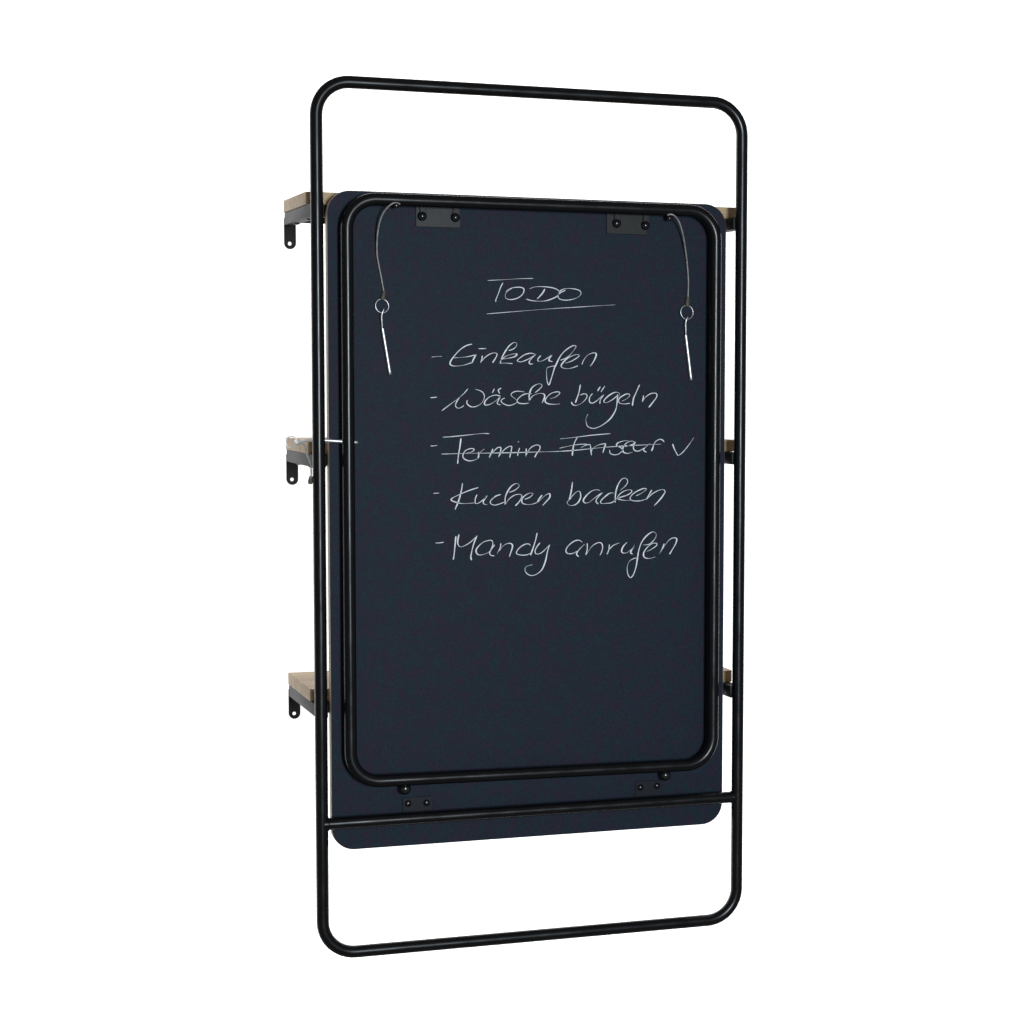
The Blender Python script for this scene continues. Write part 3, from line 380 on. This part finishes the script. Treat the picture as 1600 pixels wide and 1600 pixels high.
def stroke(bm, pts, wmax):
    n = len(pts)
    ph = random.random()*6
    L, R = [], []
    for i, (x, z) in enumerate(pts):
        a = pts[max(i-1, 0)]; c = pts[min(i+1, n-1)]
        dx, dz = c[0]-a[0], c[1]-a[1]; l = math.hypot(dx, dz) or 1
        nx, nz = -dz/l, dx/l
        down = max(0, -dz/l)
        wd = wmax*(.46+.54*down+.24*math.sin(ph+i*.33))
        if i == 0 or i == n-1: wd *= .55
        L.append((x+nx*wd/2, z+nz*wd/2)); R.append((x-nx*wd/2, z-nz*wd/2))
    y0, y1 = YB-.00005, YB-.00035
    base = [[bm.verts.new((p[0], y, p[1])) for p in S] for S in (L, R) for y in (y0, y1)]
    l0, l1, r0, r1 = base
    for i in range(n-1):
        bm.faces.new((l1[i], l1[i+1], r1[i+1], r1[i])); bm.faces.new((l0[i], l0[i+1], l1[i+1], l1[i]))
        bm.faces.new((r0[i], r1[i], r1[i+1], r0[i+1]))
    bm.faces.new((l0[0], l1[0], r1[0], r0[0])); bm.faces.new((l0[-1], r0[-1], r1[-1], l1[-1]))
WL = {'title': ('handwritten_title', 'underlined chalk heading TO DO'),
      'einkaufen': ('handwritten_line', 'chalk line reading Einkaufen'), 'waesche': ('handwritten_line', 'chalk line reading Wäsche bügeln'),
      'termin': ('handwritten_line', 'struck-through chalk line reading Termin Friseur with a tick'),
      'kuchen': ('handwritten_line', 'chalk line reading Kuchen backen'), 'mandy': ('handwritten_line', 'chalk line reading Mandy anrufen')}
for key, strokes in WRITING:
    bm = bmesh.new()
    for j, s in enumerate(strokes):
        q = [int(t)/1e5 for t in s.split(',')]
        thin = key == 'title' and j in (0, 1, 6)
        stroke(bm, [(q[k], q[k+1]) for k in range(0, len(q), 2)], .0011 if thin else .00162)
    o = finish(bm, WL[key][0], M_CHALK, board); o['label'] = WL[key][1]

# folding leg frame lying on the board
bm = bmesh.new()
rr_ = round_rect(-D_iw, D_iw, D_ib, D_it, .040, 12)
def skew(x, z):                      # the bottom bar of the leg sits a touch crooked
    t = max(0, (D_it-z)/(D_it-D_ib)); return z - .0024*t*(x/D_iw)
path = subdiv_path([(x, D_yi, skew(x, z)) for x, z in rr_], .03)
add_tube(bm, path, TR, 28, closed=True)
finish(bm, 'folding_leg', M_TUBE, desk, 50)

# hinges
def screw(parent, x, y, z, r=.0052, h=.0036, m=None, name='screw'):
    bm = bmesh.new(); add_dome(bm, x, y, z, r, h)
    return finish(bm, name, m or M_SCREW, parent, 45)
def hinge(x0, x1, z0, z1, ztube, ytube, rs, sx, saddle, m=None):
    bm = bmesh.new()
    add_box(bm, x0, x1, YB-.0019, YB-.0002, z0, z1, .0004, 1)
    # saddle loops that wrap the tube, one above each screw
    for x in saddle:
        wdt = .0075; up = 1 if ztube > z1 else -1; zz = z1 if up > 0 else z0
        prof = []
        for k in range(15):
            a = math.radians(-90*up + up*(-1)*(-20+220*k/14)) if False else math.radians((250 if up > 0 else 110)-up*(200*k/14))
            prof.append((ytube+math.cos(a)*(TR+.0012), ztube+math.sin(a)*(TR+.0012)))
        prof = [(YB-.0012, zz)] + prof
        for (ya, za), (yb_, zb_) in zip(prof, prof[1:]):
            d = Vector((0, yb_-ya, zb_-za)); nn = Vector((0, -d.z, d.y)).normalized()*.0006
            vs = [bm.verts.new((x+sg*wdt/2, ya+s2*nn.y, za+s2*nn.z)) for sg in (-1, 1) for s2 in (-1, 1)] + \
                 [bm.verts.new((x+sg*wdt/2, yb_+s2*nn.y, zb_+s2*nn.z)) for sg in (-1, 1) for s2 in (-1, 1)]
            for f in ((0, 1, 3, 2), (4, 6, 7, 5), (0, 4, 5, 1), (2, 3, 7, 6), (0, 2, 6, 4), (1, 5, 7, 3)): bm.faces.new([vs[i] for i in f])
    h = finish(bm, 'hinge', m or M_PLATE, desk)
    for x, z in sx: screw(h, x, YB-.0018, z, rs[0], rs[1])
    if m is None:
        for x, z in sx:      # black lug that ties each screw to the tube above it
            bm = bmesh.new(); add_box(bm, x-.0045+.001, x+.0045+.001, YB-.0050, YB-.0018, z+.001, ztube-.002, .0005, 1)
            finish(bm, 'lug', M_TAB, h, 30)
    return h
hinge(-.1642, -.1032, .3989, .4290, D_it, D_yi, (.0066, .0068), [(-.1560, .4130), (-.1104, .4128)], [])
hinge(.1048, .1642, .3976, .4280, D_it, D_yi, (.0066, .0068), [(.1190, .4122), (.1612, .4108)], [])
hinge(-.1865, -.1445, -.3995, -.3790, zc, 0, (.0048, .0036), [(-.1790, -.3876), (-.1531, -.3882)], [], M_CATCH)
hinge(.1500, .1900, -.3995, -.3770, zc, 0, (.0048, .0036), [(.1574, -.3862), (.1825, -.3852)], [], M_CATCH)

# stops under the leg's bottom bar
def bumper(x, z):
    bm = bmesh.new(); add_dome(bm, x, YB-.0001, z, .0085, .0185, 24, .010)
    finish(bm, 'bumper', M_RUBBER, desk, 60)
bumper(-.1852, -.3650); bumper(.1915, -.3685)

# shelves, arms and mounting tabs
def shelf(zt, xr):
    bm = bmesh.new()
    r = .006; out = []
    x, y0, y1 = D_Xs, D_y1, D_y2-.002
    for cx, cy, a0, rr0 in ((xr-r, y0+r, 270, r), (xr-.0015, y1-.0015, 0, .0015), (-x+.0015, y1-.0015, 90, .0015), (-x+r, y0+r, 180, r)):
        for k in range(7):
            a = math.radians(a0+15*k); out.append((cx+rr0*math.cos(a), cy+rr0*math.sin(a)))
    a = [bm.verts.new((px, py, zt)) for px, py in out]; b_ = [bm.verts.new((px, py, zt-D_th)) for px, py in out]
    n = len(a); bm.faces.new(a); bm.faces.new(b_[::-1])
    for k in range(n): bm.faces.new((a[k], a[(k+1) % n], b_[(k+1) % n], b_[k]))
    es = [e for e in bm.edges if abs(e.verts[0].co.z-e.verts[1].co.z) < 1e-6]
    bmesh.ops.bevel(bm, geom=es, offset=.0007, segments=1, affect='EDGES')
    return finish(bm, 'shelf', M_WOOD, desk, 40)
def arm(side, zt):
    z1 = zt-D_th-.0003; z0 = z1-D_ah
    xa, xb = .2897*side, .3055*side; x0, x1 = min(xa, xb), max(xa, xb)
    bm = bmesh.new(); add_box(bm, x0, x1, .004, D_y2-.0022, z0, z1, .0008, 2)
    a = finish(bm, 'support_arm', M_ARM, desk, 30)
    # flat tab with a rounded foot and a screw hole, facing the front
    bm = bmesh.new(); xm = (x0+x1)/2; hw = .0083; zb = z0-.0335; yy = D_y2-.002
    prof = [(xm+hw, z0+.010), (xm-hw, z0+.010)] + [(xm+hw*math.cos(t), zb+hw+hw*math.sin(t)) for t in [math.radians(180+180*k/14) for k in range(15)]]
    zh = zb+.0078; hole = [(xm-.0005+.0026*math.cos(2*math.pi*k/16), zh+.0026*math.sin(2*math.pi*k/16)) for k in range(16)]
    es = []
    for ring in (prof, hole):
        vs = [bm.verts.new((px, yy, pz)) for px, pz in ring]
        es += [bm.edges.new((vs[k], vs[(k+1) % len(vs)])) for k in range(len(vs))]
    bmesh.ops.triangle_fill(bm, edges=es, use_beauty=True)
    ex = bmesh.ops.extrude_face_region(bm, geom=bm.faces[:])
    for v in ex['geom']:
        if isinstance(v, bmesh.types.BMVert): v.co.y += .002
    finish(bm, 'mounting_tab', M_TAB, a)
    # bolts under the arm
    for yb_ in (.070, .165):
        bm = bmesh.new(); add_dome(bm, 0, 0, 0, .0042, .0030)
        bmesh.ops.rotate(bm, verts=bm.verts, matrix=Matrix.Rotation(math.radians(90), 3, 'X'))
        bmesh.ops.translate(bm, verts=bm.verts, vec=(xm, yb_, z0+.0001))
        finish(bm, 'bolt', M_SCREW, a, 45)
for zt, xr in ((D_zt, .313), (D_zm, .313), (D_zb, .3085)):
    shelf(zt, xr)
    for s in (-1, 1): arm(s, zt)
    for y0, y1 in ((.042, .050), (.166, .176)):
        bm = bmesh.new(); z1 = zt-D_th-.0004; add_box(bm, -.2899, .2899, y0, y1, z1-D_ah+.0006, z1, .0006, 1)
        finish(bm, 'shelf_rail', M_TAB, desk)

# ---------------------------------------------------------------- locking pins on cords
PINS = [
  {'cord': [(-0.19062, -0.007, 0.42638), (-0.1961, -0.0085, 0.42819), (-0.20375, -0.008, 0.425), (-0.21154, -0.004, 0.41572), (-0.21637, 0.002, 0.40158), (-0.21824, 0.008, 0.38324), (-0.21786, 0.0125, 0.36225), (-0.21506, 0.014, 0.34538), (-0.2116, 0.01449, 0.32844), (-0.20909, 0.01449, 0.31399), (-0.2074, 0.01449, 0.30634)], 'crimp': [(-0.20807, 0.01449, 0.31145), (-0.21048, 0.01449, 0.29944)], 'ring': (-0.21096, 0.01449, 0.29174), 'ringr': 0.0092, 'wire': [(-0.20941, 0.01049, 0.2874), (-0.21134, 0.01049, 0.28267), (-0.21237, 0.01149, 0.27798), (-0.21186, 0.01249, 0.27031), (-0.21118, 0.01349, 0.26179)], 'pin': [(-0.21092, 0.01349, 0.26222), (-0.20067, 0.01399, 0.19971)], 'screw': (-0.19471, -0.004, 0.42474)},
  {'cord': [(0.18678, -0.007, 0.42464), (0.19098, -0.0085, 0.42575), (0.19744, -0.009, 0.4231), (0.2059, -0.004, 0.41393), (0.21324, 0.003, 0.39944), (0.21933, 0.009, 0.3785), (0.22395, 0.0135, 0.35643), (0.22588, 0.01449, 0.33406), (0.22551, 0.01449, 0.31426), (0.22508, 0.01449, 0.30706)], 'crimp': [(0.22533, 0.01449, 0.31246), (0.22426, 0.01449, 0.29894)], 'ring': (0.22392, 0.01449, 0.29083), 'ringr': 0.0098, 'wire': [(0.22406, 0.01049, 0.28399), (0.22187, 0.01049, 0.2799), (0.2211, 0.01149, 0.27541), (0.2217, 0.01249, 0.26733), (0.22221, 0.01349, 0.25833)], 'pin': [(0.22201, 0.01349, 0.25923), (0.23086, 0.01399, 0.1947)], 'screw': (0.19116, -0.004, 0.42055)},
  {'cord': [(-0.33037, -0.004, 0.10686), (-0.32464, -0.005, 0.10814), (-0.3202, -0.006, 0.10603), (-0.31874, -0.007, 0.10056), (-0.31794, -0.007, 0.09547), (-0.31487, -0.006, 0.08864), (-0.3118, -0.004, 0.0792), (-0.3107, -0.002, 0.06806), (-0.31107, 0.0, 0.06201)], 'crimp': [(-0.3099, 0.004, 0.06437), (-0.31091, 0.006, 0.05406)], 'ring': (-0.3363, -0.002, 0.1102), 'ringr': 0.0075, 'wire': [(-0.33241, -0.004, 0.11279), (-0.32951, -0.004, 0.10855), (-0.32595, -0.003, 0.11045), (-0.31817, -0.002, 0.11225), (-0.30775, -0.0005, 0.11319)], 'pin': [(-0.30808, 0.0, 0.11317), (-0.24742, 0.0005, 0.1091)], 'screw': (-0.30704, 0.006, 0.05913)},
]

LAB = ['bright steel locking pin hanging from a cord at the upper left corner of the chalkboard',
       'bright steel locking pin hanging from a cord at the upper right corner of the chalkboard',
       'steel locking pin pushed sideways through the left tubes beside the middle shelf']
for d, lab in zip(PINS, LAB):
    top = Vector(d['cord'][0])
    e = bpy.data.objects.new('locking_pin', None); C.objects.link(e); e.location = top; e.empty_display_size = .02
    e['label'] = lab; e['category'] = 'locking pin'; e['group'] = 'steel locking pins on cords'
    def put(bm, name, m, sm=50):
        bmesh.ops.translate(bm, verts=bm.verts, vec=-top)
        return finish(bm, name, m, e, sm)
    bm = bmesh.new(); add_tube(bm, catmull(d['cord']), .0011, 10); put(bm, 'cord', M_CORD)
    a, b_ = Vector(d['crimp'][0]), Vector(d['crimp'][1])
    bm = bmesh.new(); add_tube(bm, [a, a+(b_-a)*.15, a+(b_-a)*.8, b_], [.0018, .0026, .0034, .0026], 10); put(bm, 'crimp_sleeve', M_CRIMP)
    c = Vector(d['ring']); R = d['ringr']
    bm = bmesh.new(); add_tube(bm, [c+Vector((R*math.cos(t), .0015*math.sin(t+1), R*math.sin(t))) for t in [2*math.pi*k/28 for k in range(28)]], .00085 if R > .008 else .0006, 8, closed=True)
    put(bm, 'split_ring', M_STEEL)
    wp = catmull(d['wire']); n = len(wp)
    bm = bmesh.new(); add_tube(bm, wp, [.0009+.0007*math.sin(math.pi*k/(n-1)) for k in range(n)], 10); put(bm, 'wire_eye', M_STEEL)
    a, b_ = Vector(d['pin'][0]), Vector(d['pin'][1]); t = (b_-a).normalized()
    bm = bmesh.new(); add_tube(bm, [a, a+t*.0006]+[a+(b_-a)*k/12 for k in range(1, 12)]+[b_-t*.0008, b_], [.0017, .0025]+[.0025]*11+[.0025, .0017], 16)
    put(bm, 'pin_shaft', M_STEEL)
    x, y, z = d['screw']
    bm = bmesh.new(); add_dome(bm, x, y, z, .0040, .0030); put(bm, 'anchor_screw', M_SCREW)
